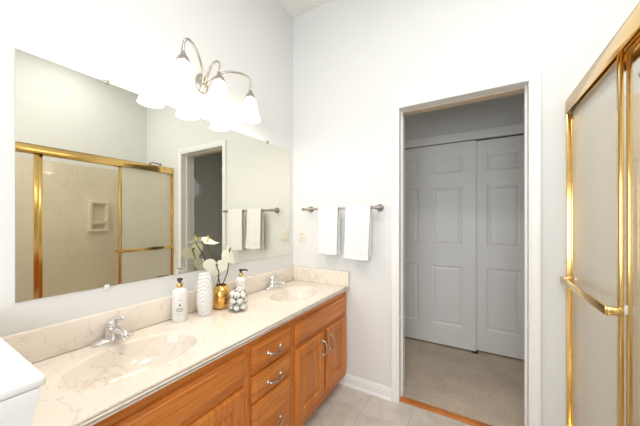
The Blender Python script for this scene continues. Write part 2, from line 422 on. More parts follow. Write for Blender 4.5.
# door casing, jamb, threshold, baseboards
def casing(bm, y, sgn):
    w_, prof = 0.058, [(0, 0), (0, 0.008), (0.006, 0.011), (0.014, 0.011), (0.018, 0.014), (0.040, 0.018), (0.052, 0.018), (0.058, 0.013), (0.058, 0)]
    def ring(pt):   # pt(inset from opening edge, y) at the 4 stations
        return pt
    st = [lambda t, p: (OX0-t, p, 0.0), lambda t, p: (OX0-t, p, OZ+t), lambda t, p: (OX1+t, p, OZ+t), lambda t, p: (OX1+t, p, 0.0)]
    R = [[bm.verts.new(s(t, y+sgn*d)) for t, d in prof] for s in st]
    for r0, r1 in zip(R, R[1:]):
        for k in range(len(prof)-1): bm.faces.new((r0[k], r0[k+1], r1[k+1], r1[k]))
        bm.faces.new((r0[-1], r0[0], r1[0], r1[-1]))
    bm.faces.new(R[0]); bm.faces.new(R[-1][::-1])
bm = new(); casing(bm, YB, -1); struct('trim_1', bm, M['trim'])
bm = new(); casing(bm, YH, 1); struct('trim_2', bm, M['trim'])
jb = struct('trim_3', boxes((OX0-0.018, OX0, YB, YH, 0.0, OZ), (OX1, OX1+0.018, YB, YH, 0.0, OZ), (OX0-0.018, OX1+0.018, YB, YH, OZ, OZ+0.018),
      (OX0, OX0+0.010, 2.03, 2.07, 0.006, OZ), (OX1-0.010, OX1, 2.03, 2.07, 0.006, OZ)), M['trim'])
o = obj('track_strip', boxes((OX0+0.001, OX1-0.001, 2.045, 2.128, OZ-0.006, OZ-0.0005, 0.001)), M['tan'], jb); o['label'] = 'bare tan wooden strip under the door head'
obj('strike_plate', boxes((OX0+0.0005, OX0+0.003, 2.085, 2.112, 0.935, 1.005, 0.001)), M['pewter'], jb)
o = struct('trim_4', boxes((OX0-0.017, OX1+0.017, 1.985, 2.035, 0.0, 0.013, 0.004)), M['wood_h'])
def baseboard(name, x0, x1, y0, y1, dx, dy):
    """footprint line from (x0,y0) to (x1,y1), growing by (dx,dy)"""
    prof = [(0, 0), (0.022, 0), (0.022, 0.006), (0.017, 0.016), (0.013, 0.02), (0.013, 0.065), (0.010, 0.072), (0.008, 0.083), (0.003, 0.088), (0, 0.088)]
    bm = new()
    R = [[bm.verts.new((x+dx*d, y+dy*d, z)) for d, z in prof] for x, y in ((x0, y0), (x1, y1))]
    n = len(prof)
    for k in range(n): bm.faces.new((R[0][k], R[0][(k+1) % n], R[1][(k+1) % n], R[1][k]))
    bm.faces.new(R[0]); bm.faces.new(R[1][::-1])
    return struct(name, bm, M['trim'])
baseboard('baseboard_back', 0.47, OX0-0.058, YB, YB, 0, -1)
baseboard('baseboard_back_right', OX1+0.058, XS-0.045, YB, YB, 0, -1)
baseboard('baseboard_hall_right', HX1, HX1, YH+0.02, YC-0.03, -1, 0)

# pony wall at the end of the vanity
struct('wall_partition', boxes((0, 0.72, 0.02, 0.145, 0, 0.965)), M['wall'])
bm = new(); box(bm, 0.0005, 0.735, -0.006, 0.175, 1.009, 1.029, 0.006, 3)
pt = struct('trim_5', bm, M['trim'], smooth=True)
bm = new()
prof = [(0.0, 0.905), (0.006, 0.907), (0.008, 0.925), (0.010, 0.930), (0.012, 0.95), (0.016, 0.972), (0.021, 0.992), (0.021, 1.0085), (0.0, 1.0085)]
st = [lambda d: (0.0005, 0.145+d), lambda d: (0.72+d*0.7, 0.145+d), lambda d: (0.72+d*0.7, 0.02-d), lambda d: (0.0005, 0.02-d)]
R = [[bm.verts.new((*s(d), z)) for d, z in prof] for s in st]
for r0, r1 in zip(R, R[1:]):
    for k in range(len(prof)-1): bm.faces.new((r0[k], r0[k+1], r1[k+1], r1[k]))
struct('moulding', bm, M['trim'], pt, smooth=True)

# ------------------------------------------------------------------ hall closet doors (sliding six-panel)
def closet_door(name, x0, x1, y, cols, z0=0.022, z1=2.128):
    rows = [(0.235, 0.855), (1.066, 1.677), (1.82, 2.0)]
    us = [x0]; 
    for c in cols: us += [c[0], c[1]]
    us.append(x1)
    vs = [z0]
    for r in rows: vs += [r[0], r[1]]
    vs.append(z1)
    pan = {(1+2*i, 1+2*j) for i in range(len(cols)) for j in range(3)}
    bm = new()
    ring_panel(bm, lambda u, v, d: (u, y-d, v), us, vs, pan, [(0.010, -0.007), (0.022, -0.009), (0.040, -0.002), (0.048, -0.002)], 0.034)
    return struct(name, bm, M['door'])
closet_door('door_1', 0.475, 1.435, YC-0.02, [(0.595, 0.891), (1.025, 1.315)])
closet_door('door_2', 1.40, 2.335, YC+0.022, [(1.524, 1.80), (1.935, 2.21)])
struct('trim_6', boxes((0.42, HX1, YC-0.042, YC-0.001, 2.136, 2.222, 0.003)), M['trim'])
struct('trim_7', boxes((0.40, 0.47, YC-0.042, YC-0.001, 0.0, 2.136, 0.003)), M['trim'])
g = tag(obj('door_guide', boxes((1.40, 1.45, YC-0.030, YC+0.012, 0.004, 0.0215, 0.002)), M['dark']), 'small dark floor guide where the two grey closet doors overlap', 'door guide')

# ------------------------------------------------------------------ vanity cabinets
XV = 0.53       # face-frame plane
def overlay(bm, y0, y1, z0, z1, raised):
    """overlay slab on the cabinet face; raised = door with a raised field"""
    f = lambda u, v, d: (XV+0.019+d, u, v)
    e = 0.012
    if raised:
        st = 0.055
        ring_panel2(bm, f, y0, y1, z0, z1, [(0, -0.012), (0.004, -0.005), (e, 0.0), (st, 0.0), (st+0.006, -0.009), (st+0.014, -0.010), (st+0.044, -0.001), (st+0.048, -0.001)], 0.0185)
    else:
        ring_panel2(bm, f, y0, y1, z0, z1, [(0, -0.012), (0.004, -0.006), (0.013, -0.004), (0.017, 0.0)], 0.0185)
def ring_panel2(bm, f, u0, u1, v0, v1, prof, back):
    def rect(i, d): return [bm.verts.new(f(*p, d)) for p in ((u0+i, v0+i), (u1-i, v0+i), (u1-i, v1-i), (u0+i, v1-i))]
    prev = rect(0, -back); bm.faces.new(prev[::-1])
    for i, d in prof:
        cur = rect(i, d)
        for k in range(4): bm.faces.new((prev[k], prev[(k+1) % 4], cur[(k+1) % 4], cur[k]))
        prev = cur
    bm.faces.new(prev)
def pull(parent, p, axis):
    """arched wire pull with two feet; p = centre on the face, axis 'y' or 'z'"""
    p = Vector(p); a = Vector((0, 1, 0)) if axis == 'y' else Vector((0, 0, 1)); o = Vector((1, 0, 0))
    s = Vector((0, 0, -1)) if axis == 'y' else Vector((0, 1, 0))
    L = 0.048
    ctrl = [p-a*L+o*0.004, p-a*L*0.93+o*0.018+s*0.002, p-a*L*0.45+o*0.027+s*0.006, p+o*0.029+s*0.008, p+a*L*0.45+o*0.027+s*0.006, p+a*L*0.93+o*0.018+s*0.002, p+a*L+o*0.004]
    pts = smoothpath(ctrl, 6); n = len(pts)
    bm = new(); tube(bm, pts, [0.0035+0.0025*math.sin(PI*i/(n-1)) for i in range(n)], 10)
    for sg in (-1, 1):
        lathe(bm, [(0.011, 0.0), (0.011, 0.002), (0.007, 0.006), (0.005, 0.010)], p+a*L*sg, (1, 0, 0), 14)
    return obj('handle', bm, M['nickel'], parent)
def carcass(parent, y0, y1, rails, stiles, end):
    bm = new()
    zt, zb = 0.772, 0.085
    box(bm, 0.02, XV-0.02, y0, y0+0.016, zb, zt); box(bm, 0.02, XV-0.02, y1-0.016, y1, zb, zt)
    box(bm, 0.004, 0.02, y0, y1, zb, zt); box(bm, 0.02, XV-0.02, y0+0.016, y1-0.016, zb, zb+0.016)
    obj('body', bm, M['wood_v'], parent, smooth=False)
    for a, b in stiles: obj('stile', boxes((XV-0.02, XV, a, b, zb, zt)), M['wood_v'], parent, smooth=False)
    for a, b in rails: obj('rail', boxes((XV-0.0201, XV-0.0002, stiles[0][1], stiles[-1][0], a, b)), M['wood_h'], parent, smooth=False)
    obj('toe_kick', boxes((0.004, 0.455, y0, y1, 0.0005, zb)), M['wood_h'], parent, smooth=False)
ZF = (0.603, 0.729); ZD = (0.143, 0.572)
def sink_base(label, y0, y1, f0, f1, doors, handles):
    t = thing('vanity_cabinet', label, 'cabinet', (0.27, (y0+y1)/2, 0))
    mid = [(doors[0][1]-0.012, doors[1][0]+0.012)]
    carcass(t, y0, y1, [(0.717, 0.772), (0.560, 0.615), (0.085, 0.155)], [(y0, f0+0.012)]+[(f1-0.012, y1)], None)
    obj('middle_stile', boxes((XV-0.0202, XV-0.0001, mid[0][0], mid[0][1], 0.155, 0.560)), M['wood_v'], t, smooth=False)
    bm = new(); overlay(bm, f0, f1, *ZF, False); obj('false_drawer_front', bm, M['wood_h'], t, angle=20)
    for (a, b), h in zip(doors, handles):
        bm = new(); overlay(bm, a, b, *ZD, True); d = obj('door', bm, M['wood_v'], t, angle=20)
        pull(d, (XV+0.019, h, 0.470), 'z')
    return t
sink_base('oak sink cabinet with two doors, beside the white back wall', 1.231, 1.968, 1.259, 1.936, [(1.259, 1.586), (1.621, 1.936)], (1.554, 1.657))
sink_base('oak sink cabinet with two doors, beside the white partition wall', 0.150, 0.889, 0.190, 0.867, [(0.190, 0.511), (0.546, 0.867)], (0.479, 0.582))
t = thing('drawer_cabinet', 'oak cabinet of three drawers between the two sink cabinets', 'cabinet', (0.27, 1.085, 0))
carcass(t, 0.890, 1.230, [(0.723, 0.772), (0.576, 0.619), (0.442, 0.483), (0.085, 0.155)], [(0.890, 0.926), (1.191, 1.230)], None)
for z0, z1, zp, lb in ((0.607, 0.735, 0.668, 'top drawer'), (0.471, 0.588, 0.524, 'middle drawer'), (0.143, 0.454, 0.294, 'deep bottom drawer')):
    bm = new(); overlay(bm, 0.914, 1.203, z0, z1, False); d = obj('drawer', bm, M['wood_h'], t, angle=20, label=lb)
    pull(d, (XV+0.019, 1.058, zp), 'y')

# ------------------------------------------------------------------ marble counter with two integral bowls
ZT = 0.792; CX1 = 0.558
cy0, cy1 = 0.1475, 1.968
ct = thing('countertop', 'cream veined marble vanity counter with two oval integral sinks', 'countertop', (0.27, 1.06, 0.762))
bm = new()
def bowl(bm, yc, a, xc, b, rx0, rx1, ry0, ry1):
    angs = sorted(set([2*PI*k/72 for k in range(72)]+[math.atan2(x-xc, y-yc) % (2*PI) for x in (rx0, rx1) for y in (ry0, ry1)]))
    n = len(angs)
    prof = [(1.09, 0.0), (1.06, 0.0005), (1.035, -0.002), (1.0, -0.004), (0.985, -0.009), (0.96, -0.020), (0.92, -0.038), (0.85, -0.062), (0.74, -0.085), (0.60, -0.104), (0.42, -0.118), (0.24, -0.126), (0.09, -0.130)]
    out = []
    for t in angs:
        dy, dx = math.cos(t), math.sin(t)
        s = min((((ry1 if dy > 0 else ry0)-yc)/dy if abs(dy) > 1e-9 else 9), (((rx1 if dx > 0 else rx0)-xc)/dx if abs(dx) > 1e-9 else 9))
        out.append(bm.verts.new((xc+dx*s, yc+dy*s, ZT)))
    prev = out
    for r, z in prof:
        cur = [bm.verts.new((xc+math.sin(t)*b*r, yc+math.cos(t)*a*r, ZT+z)) for t in angs]
        for k in range(n): bm.faces.new((prev[k], prev[(k+1) % n], cur[(k+1) % n], cur[k]))
        prev = cur
    bm.faces.new(prev)
S1, S2 = 0.545, 1.60
bowl(bm, S1, 0.232, 0.285, 0.155, 0.035, 0.53, 0.24, 0.85)
bowl(bm, S2, 0.205, 0.285, 0.150, 0.035, 0.53, 1.30, 1.90)
def quad(bm, x0, x1, y0, y1): bm.faces.new([bm.verts.new(p) for p in ((x0, y0, ZT), (x1, y0, ZT), (x1, y1, ZT), (x0, y1, ZT))])
XE = CX1-0.006
quad(bm, 0.001, 0.035, cy0, cy1); quad(bm, 0.53, XE, cy0, cy1)
for q in ((cy0, 0.24), (0.85, 1.30), (1.90, cy1)): quad(bm, 0.035, 0.53, *q)
# rounded front edge and ends
ed = [(XE, ZT), (CX1-0.002, ZT-0.002), (CX1, ZT-0.006), (CX1, ZT-0.015), (CX1-0.003, ZT-0.018), (XV-0.025, ZT-0.018)]
E0 = [bm.verts.new((x, cy0, z)) for x, z in ed]; E1 = [bm.verts.new((x, cy1, z)) for x, z in ed]
for k in range(len(ed)-1): bm.faces.new((E0[k], E0[k+1], E1[k+1], E1[k]))
for y in (cy0, cy1):
    bm.faces.new([bm.verts.new(p) for p in ((0.001, y, ZT), (XE, y, ZT), (CX1, y, ZT-0.006), (CX1, y, ZT-0.018), (0.001, y, ZT-0.018))])
bmesh.ops.remove_doubles(bm, verts=bm.verts, dist=0.0002)
obj('slab', bm, M['marble'], ct, angle=40)
bm = new(); box(bm, 0.0008, 0.021, cy0, cy1, ZT+0.0005, 0.915, 0.004, 2); obj('backsplash', bm, M['marble'], ct)
bm = new(); box(bm, 0.0215, CX1+0.002, cy1-0.021, cy1, ZT+0.0005, 0.915, 0.004, 2); obj('side_splash', bm, M['marble'], ct)
for yc in (S1, S2):
    bm = new(); lathe(bm, [(0.026, 0), (0.026, 0.003), (0.021, 0.004), (0.018, 0.001), (0.004, 0.001)], (0.285, yc, ZT-0.1298), n=24); obj('drain', bm, M['chrome'], ct)
    bm = new(); lathe(bm, [(0.009, 0), (0.009, 0.0015), (0.006, 0.002), (0.005, 0.0003)], (0.285-0.144, yc, ZT-0.040), (1, 0, 0.25), 16); obj('overflow', bm, M['chrome'], ct)

def faucet(yc, label):
    x0 = 0.056
    t = thing('faucet', label, 'faucet', (x0, yc, ZT), 'chrome single lever faucets')
    bm = new()
    # oval base plate, wider in the middle
    n = 40; lev = [(1.0, 0.0), (1.0, 0.006), (0.97, 0.012), (0.88, 0.017), (0.5, 0.022), (0.05, 0.023)]
    R = []
    for s, z in lev:
        R.append([bm.verts.new((x0+0.031*s*math.copysign(abs(math.sin(q))**0.75, math.sin(q)), yc+0.079*s*math.cos(q), ZT+0.0006+z)) for q in [2*PI*k/n for k in range(n)]])
    for r0, r1 in zip(R, R[1:]):
        for k in range(n): bm.faces.new((r0[k], r0[(k+1) % n], r1[(k+1) % n], r1[k]))
    bm.faces.new(R[0][::-1]); bm.faces.new(R[-1])
    obj('base_plate', bm, M['chrome'], t, angle=50)
    bm = new()
    lathe(bm, [(0.034, 0.014), (0.030, 0.024), (0.027, 0.045), (0.027, 0.060), (0.023, 0.067)], (x0, yc, ZT), n=28)
    tube(bm, smoothpath([(x0+0.005, yc, ZT+0.046), (x0+0.04, yc, ZT+0.054), (x0+0.075, yc, ZT+0.056), (x0+0.102, yc, ZT+0.052), (x0+0.112, yc, ZT+0.044)], 6), [0.021]*6+[0.0185]*6+[0.0165]*6+[0.0145]*7, 18, flat=(1, 0.82))
    obj('spout', bm, M['chrome'], t, angle=45)
    bm = new(); lathe(bm, [(0.0115, 0.0), (0.0125, 0.004), (0.0125, 0.014), (0.011, 0.016)], (x0+0.108, yc, ZT+0.030), n=18); obj('aerator', bm, M['chrome'], t)
    bm = new()
    lathe(bm, [(0.0235, 0.068), (0.028, 0.074), (0.029, 0.084), (0.025, 0.097), (0.012, 0.104), (0.001, 0.106)], (x0, yc, ZT), n=28)
    tube(bm, smoothpath([(x0-0.004, yc, ZT+0.096), (x0+0.026, yc, ZT+0.106), (x0+0.060, yc, ZT+0.110), (x0+0.088, yc, ZT+0.118), (x0+0.098, yc, ZT+0.124)], 5), [0.016]*5+[0.012]*5+[0.0095]*5+[0.0105]*5+[0.008], 14, flat=(1, 0.6))
    obj('lever', bm, M['chrome'], t, angle=45)
faucet(0.555, 'chrome single lever faucet behind the sink by the white partition wall')
faucet(1.625, 'chrome single lever faucet behind the sink by the back wall with towels')

# ------------------------------------------------------------------ mirror
mr = thing('wall_mirror', 'large frameless wall mirror above the marble backsplash', 'mirror', (0.003, 1.09, 1.027))
bm = new(); box(bm, 0.0006, 0.006, 0.273, 1.910, 1.027, 1.946); obj('mirror_glass', bm, M['mirror'], mr, smooth=False)
for y, z in ((0.55, 1.946), (1.62, 1.946), (0.55, 1.027), (1.62, 1.027)):
    bm = new(); s = 1 if z > 1.5 else -1
    box(bm, 0.0006, 0.0095, y-0.011, y+0.011, min(z, z+0.012*s), max(z, z+0.012*s), 0.001); box(bm, 0.0065, 0.0095, y-0.009, y+0.009, min(z, z-0.008*s), max(z, z-0.008*s), 0.0008)
    obj('clip', bm, M['nickel'] if s > 0 else M['clip'], mr)

# ------------------------------------------------------------------ three-arm vanity light
vl = thing('vanity_light', 'brushed nickel three arm wall light with lit bell shades above the mirror', 'wall light', (0.0, 1.035, 2.10))
bm = new(); lathe(bm, [(0.060, 0.0008), (0.060, 0.006), (0.052, 0.014), (0.040, 0.019), (0.030, 0.027), (0.012, 0.032), (0.001, 0.033)], (0, 1.035, 2.155), (1, 0, 0), 36, 0.72, 1.0)
obj('backplate', bm, M['nickel'], vl, angle=50)
XA = 0.157
for ys, lift in ((0.816, 0.0), (1.036, 0.0), (1.283, 0.0)):
    sgn = 0 if abs(ys-1.035) < 0.05 else (1 if ys > 1.035 else -1)
    ztop = 2.262
    if sgn:
        ctrl = [(0.024, 1.035+sgn*0.018, 2.150), (0.060, 1.035+sgn*0.035, 2.185), (0.105, 1.035+sgn*0.095, 2.243), (0.140, ys-sgn*0.060, 2.268), (0.160, ys-sgn*0.014, 2.252), (XA, ys, 2.205), (XA, ys, 2.150)]
    else:
        ctrl = [(0.024, 1.035, 2.150), (0.050, 1.036, 2.190), (0.085, 1.038, 2.240), (0.125, 1.040, 2.258), (0.156, 1.040, 2.236), (XA, 1.040, 2.20), (XA, 1.040, 2.150)]
    bm = new(); tube(bm, smoothpath(ctrl, 7), 0.0068, 12)
    arm = obj('arm', bm, M['nickel'], vl, angle=60)
    bm = new(); lathe(bm, [(0.009, 0.170), (0.012, 0.160), (0.014, 0.150), (0.026, 0.136), (0.033, 0.120), (0.034, 0.112), (0.030, 0.110)], (XA, ys, 2.015), n=28); obj('shade_cap', bm, M['nickel'], arm, angle=40)
    bm = new()
    pr = [(0.029, 0.122), (0.034, 0.108), (0.041, 0.088), (0.045, 0.060), (0.049, 0.030), (0.055, 0.008), (0.062, -0.010), (0.066, -0.019)]
    lathe(bm, pr+[(r-0.003, z) for r, z in pr[::-1]], (XA, ys, 2.005), n=36, caps=(False, False))
    sh = obj('shade', bm, M['shade'], vl, angle=60, label='lit frosted white bell shade')
    bm = new(); lathe(bm, [(0.001, -0.055), (0.016, -0.048), (0.026, -0.028), (0.027, -0.012), (0.020, 0.012), (0.013, 0.028), (0.013, 0.045)], (XA, ys, 2.075), n=20); obj('bulb', bm, M['bulb'], sh, angle=60)
    l = bpy.data.lights.new('bulb_light', 'POINT'); l.energy = P_BULB; l.color = (1.0, 0.86, 0.71); l.shadow_soft_size = 0.02
    lo = bpy.data.objects.new('bulb_light', l); C.objects.link(lo); lo.parent = vl; lo.location = Vector((XA, ys, 1.992))-vl.location

# unseen ceiling lamps, added to brighten bathroom, shower and hall
def fill_lamp(loc, r, label):
    t = thing('added_ceiling_light', label, 'ceiling light', loc)
    x, y, z = loc
    bm = new(); lathe(bm, [(r*1.08, -0.001), (r*1.08, -0.02), (r, -0.028)], (x, y, z), n=40); obj('rim', bm, M['nickel'], t)
    bm = new(); lathe(bm, [(r*0.97, -0.028), (r*0.9, -0.045), (r*0.6, -0.068), (r*0.2, -0.078), (0.001, -0.08)], (x, y, z), n=40, caps=(False, False)); obj('diffuser', bm, M['fill_lamp_glass'], t)
fill_lamp((1.25, 0.55, ZC), 0.17, 'added unseen ceiling light in the middle of the bathroom')
fill_lamp((2.02, 1.1, ZC), 0.14, 'added unseen ceiling light above the shower')
fill_lamp((0.1, 2.62, HZ), 0.15, 'added unseen ceiling light in the hall')

# ------------------------------------------------------------------ outlet, towel bar, towels
ol = thing('wall_outlet', 'almond duplex outlet on the back wall above the side splash', 'outlet', (0.105, YB, 1.13))
bm = new(); box(bm, 0.068, 0.142, YB-0.006, YB-0.0005, 1.128, 1.243, 0.003); obj('cover_plate', bm, M['plate'], ol)
for z in (1.165, 1.206):
    bm = new(); lathe(bm, [(0.0168, 0), (0.0168, 0.002), (0.0155, 0.003)], (0.105, YB-0.006, z), (0, -1, 0), 20, 1, 0.86); s = obj('socket', bm, M['plate'], ol)
    bm = new()
    for dx in (-0.006, 0.006): box(bm, 0.105+dx-0.0012, 0.105+dx+0.0012, YB-0.0094, YB-0.0088, z-0.001, z+0.008)
    obj('slot', bm, M['print'], s, smooth=False)

BY, BZ = 1.898, 1.422
tb = thing('towel_bar', 'pewter wall towel bar carrying two white hand towels', 'towel bar', (0.51, YB, BZ-0.03))
bm = new(); tube(bm, [(0.165, BY, BZ), (0.845, BY, BZ)], 0.0095, 14); obj('rod', bm, M['pewter'], tb)
for x, s in ((0.196, -1), (0.812, 1)):
    bm = new()
    lathe(bm, [(0.027, 0.0008), (0.027, 0.006), (0.022, 0.010), (0.019, 0.018), (0.012, 0.024), (0.010, 0.060)], (x, YB, BZ), (0, -1, 0), 26)
    lathe(bm, [(0.011, -0.016), (0.0135, -0.010), (0.0135, 0.010), (0.011, 0.016)], (x, BY, BZ), (1, 0, 0), 18)
    lathe(bm, [(0.0095, 0.0), (0.0125, 0.003), (0.0125, 0.012), (0.008, 0.018)], (x+s*0.030, BY, BZ), (s, 0, 0), 18)
    obj('bracket', bm, M['pewter'], tb)
def towel(x0, x1, zf, zb, label, seed, lean=0.0):
    rnd = random.Random(seed); bm = new()
    path = []
    r = 0.0155
    nf = 26
    for k in range(nf+1): path.append(('f', zf+(BZ-zf)*k/nf))
    for k in range(1, 8): path.append(('a', k/8))
    for k in range(nf+1): path.append(('b', BZ-(BZ-zb)*k/nf))
    nx = 26; ph = rnd.uniform(0, 6); rows = []
    for q, (kind, val) in enumerate(path):
        row = []
        for i in range(nx+1):
            u = i/nx; wv = 0.004*math.sin(u*9+ph)+0.003*math.sin(u*17+2*ph)
            if kind == 'f':
                t = (BZ-val)/(BZ-zf); y = BY-r-0.010*t-0.004*t+wv*t; z = val+0.004*math.sin(u*5+ph)*t
                band = 1.0 if 0.76 < t < 0.79 or 0.82 < t < 0.85 or t > 0.975 else 0.0
                y -= 0.0040*band; sx = 1-0.02*math.sin(PI*t)
            elif kind == 'a':
                a = PI*val; y = BY-r*math.cos(a); z = BZ+r*math.sin(a); sx = 1; t = 0
            else:
                t = (BZ-val)/(BZ-zb); y = BY+r+0.006*t+0.5*wv*t; z = val+0.004*math.sin(u*4+ph+1)*t; sx = 1
            xm = (x0+x1)/2; dx = lean*t if kind != 'a' else 0
            row.append(bm.verts.new((xm+(x0-xm+(x1-x0)*u)*sx+dx, y, z)))
        rows.append(row)
    for a, b in zip(rows, rows[1:]):
        for i in range(nx): bm.faces.new((a[i], a[i+1], b[i+1], b[i]))
    o = obj('hand_towel', bm, M['towel'], None, angle=180)
    md = o.modifiers.new('thickness', 'SOLIDIFY'); md.thickness = 0.009; md.offset = 0.0
    md2 = o.modifiers.new('round', 'SUBSURF'); md2.levels = 1; md2.render_levels = 1
    return tag(o, label, 'towel')
towel(0.318, 0.500, 1.056, 1.050, 'white hand towel on the bar nearer the mirror', 3)
towel(0.566, 0.768, 1.030, 1.055, 'longer white hand towel on the bar nearer the doorway', 8, -0.012)

# ------------------------------------------------------------------ shower enclosure
XH0 = 1.866
sf = thing('shower_enclosure', 'polished brass frame around the glass shower doors', 'shower frame', (XS, 1.07, 0.10))
def channel(bm, x0, x1, y0, y1, z0, z1, bev=0.003): box(bm, x0, x1, y0, y1, z0, z1, bev, 2)
bm = new(); box(bm, XH0, XH0+0.006, 0.172, YB-0.001, 1.912, 1.985, 0.002); box(bm, XH0, XS+0.058, 0.172, YB-0.001, 1.979, 1.985, 0.002); box(bm, XS+0.052, XS+0.058, 0.172, YB-0.001, 1.912, 1.985, 0.002); box(bm, XS+0.009, XS+0.014, 0.172, YB-0.001, 1.940, 1.979)
obj('header', bm, M['brass'], sf)
bm = new(); box(bm, XH0+0.002, XS+0.055, YB-0.016, YB-0.001, 0.101, 1.911, 0.003); obj('jamb', bm, M['brass'], sf)
bm = new(); box(bm, XH0+0.002, XS+0.055, 0.172, 0.196, 0.501, 1.911, 0.003); obj('jamb', bm, M['brass'], sf)
bm = new(); box(bm, XH0+0.005, XS+0.055, 0.747, YB-0.027, 0.1005, 0.118, 0.003); box(bm, XS+0.009, XS+0.014, 0.747, YB-0.027, 0.118, 0.130); obj('bottom_track', bm, M['brass'], sf)
bm = new(); box(bm, XH0+0.002, XS+0.055, 0.196, 0.747, 0.5005, 0.545, 0.003); obj('sill', bm, M['brass'], sf)
bm = new(); box(bm, XS+0.056, XF-0.013, 0.112, 0.118, 0.501, 1.960); obj('added_return_glass', bm, M['clear'], sf, smooth=False)  # unseen pane added in place of solid wall so light passes
def panel(name, label, x, y0, y1, z0, z1, glass, bar=None, sw=0.030, far=0.012):
    t = thing(name, label, 'shower door', (x, (y0+y1)/2, z0))
    hx = 0.006
    bm = new()
    box(bm, x-hx, x+hx, y0, y0+sw, z0, z1, 0.002); box(bm, x-hx, x+hx, y1-far, y1, z0, z1, 0.002)
    box(bm, x-hx, x+hx, y0+sw, y1-far, z1-0.022, z1, 0.002); box(bm, x-hx, x+hx, y0+sw, y1-far, z0, z0+0.025, 0.002)
    # pale gasket bead around the pane
    obj('frame', bm, M['brass'], t)
    bm = new(); box(bm, x-0.003, x+0.003, y0+sw-0.004, y1-far+0.004, z0+0.02, z1-0.018); obj('glass', bm, glass, t, smooth=False)
    if bar:
        xb, zb, ya, yb = bar
        bm = new(); box(bm, xb-0.004, xb+0.004, ya, yb, zb-0.016, zb+0.016, 0.0015)
        for y in (ya+0.010, yb-0.010): box(bm, xb+0.003, x-hx+0.001, y-0.009, y+0.009, zb-0.014, zb+0.014, 0.0015)
        obj('towel_bar', bm, M['brass'], t, label='flat brass towel bar across the door')
    return t
panel('shower_door', 'brass framed rain glass shower door with towel bar next to the doorway', XS, 1.380, YB-0.017, 0.131, 1.938, M['rain'], (1.843, 1.000, 1.345, 1.948), 0.024, 0.010)
panel('shower_door', 'clear glass middle shower door in brass frame', XS+0.024, 0.772, 1.404, 0.131, 1.938, M['clear'], None, 0.028, 0.017)
panel('shower_door', 'rippled glass shower panel at the left edge of the mirror reflection', XS, 0.197, 0.772, 0.546, 1.938, M['ripple'], None, 0.012, 0.034)
# small clear latch between the two stiles
bm = new(); box(bm, XS+0.0065, XS+0.0175, 1.385, 1.400, 0.985, 1.018, 0.002); tag(obj('door_bumper', bm, M['clip']), 'small clear bumper between the two shower door stiles', 'bumper')

# shower fittings
sa = thing('overhead_shower', 'chrome shower arm and head above the brass header', 'shower head', (2.17, YB-0.012, 2.06))
bm = new(); lathe(bm, [(0.028, 0.0005), (0.028, 0.004), (0.016, 0.012), (0.011, 0.014)], (2.17, YB, 2.06), (0, -1, 0), 24); obj('flange', bm, M['pewter'], sa)
bm = new(); tube(bm, smoothpath([(2.17, YB-0.012, 2.06), (2.17, YB-0.06, 2.075), (2.17, YB-0.11, 2.068), (2.17, YB-0.155, 2.035)], 6), 0.0085, 12); obj('arm', bm, M['pewter'], sa)
bm = new(); lathe(bm, [(0.010, 0.0), (0.014, 0.012), (0.018, 0.030), (0.032, 0.055), (0.034, 0.062), (0.028, 0.064)], (2.17, YB-0.150, 2.040), (0, -0.6, -0.8), 24); obj('head', bm, M['chrome'], sa)
sv = thing('shower_valve', 'round chrome shower valve with lever on the shower end wall', 'shower valve', (2.25, YB-0.013, 0.97))
bm = new(); lathe(bm, [(0.078, 0.0), (0.078, 0.004), (0.066, 0.012), (0.030, 0.018)], (2.25, YB-0.0125, 1.0), (0, -1, 0), 32); obj('escutcheon', bm, M['pewter'], sv)
bm = new(); lathe(bm, [(0.026, 0.0), (0.026, 0.04), (0.020, 0.05)], (2.25, YB-0.030, 1.0), (0, -1, 0), 24); tube(bm, [(2.25, YB-0.065, 1.0), (2.225, YB-0.075, 0.955), (2.215, YB-0.075, 0.93)], [0.011, 0.009, 0.008], 10); obj('handle', bm, M['pewter'], sv)

# soap dish on the far wall: rounded tan block with a tall niche over a low tray
sd = thing('soap_dish', 'tan ceramic soap dish with tall niche on the far shower wall', 'soap dish', (XF-0.013, 1.41, 1.205))
def rrect(y0, y1, z0, z1, r, n=5):
    out = []
    for cyc, czc, a0 in ((y1-r, z1-r, 0), (y0+r, z1-r, PI/2), (y0+r, z0+r, PI), (y1-r, z0+r, 1.5*PI)):
        for k in range(n+1):
            a = a0+PI/2*k/n; out.append((cyc+r*math.cos(a), czc+r*math.sin(a)))
    return out
xw = XF-0.0125
bm = new()
def loopv(pts, x): return [bm.verts.new((x, y, z)) for y, z in pts]
def bridge(a, b):
    n = len(a)
    for k in range(n): bm.faces.new((a[k], a[(k+1) % n], b[(k+1) % n], b[k]))
# frame: upper niche ring and lower tray ring sharing an outer plate each
for (oy0, oy1, oz0, oz1), (iy0, iy1, iz0, iz1) in (((1.310, 1.510, 1.296, 1.562), (1.345, 1.475, 1.318, 1.528)), ((1.310, 1.510, 1.205, 1.2955), (1.345, 1.475, 1.228, 1.284))):
    o1, o2, o3 = loopv(rrect(oy0, oy1, oz0, oz1, 0.012), xw), loopv(rrect(oy0, oy1, oz0, oz1, 0.012), xw-0.046), loopv(rrect(oy0+0.006, oy1-0.006, oz0+0.004, oz1-0.006, 0.012), xw-0.052)
    i1, i2, i3 = loopv(rrect(iy0-0.004, iy1+0.004, iz0-0.003, iz1+0.004, 0.016), xw-0.052), loopv(rrect(iy0, iy1, iz0, iz1, 0.016), xw-0.046), loopv(rrect(iy0+0.004, iy1-0.004, iz0+0.003, iz1-0.004, 0.016), xw-0.003)
    for a, b in ((o1, o2), (o2, o3), (o3, i1), (i1, i2), (i2, i3)): bridge(a, b)
    bm.faces.new(i3); bm.faces.new(o1[::-1])
obj('niche_block', bm, M['dish'], sd, angle=40)
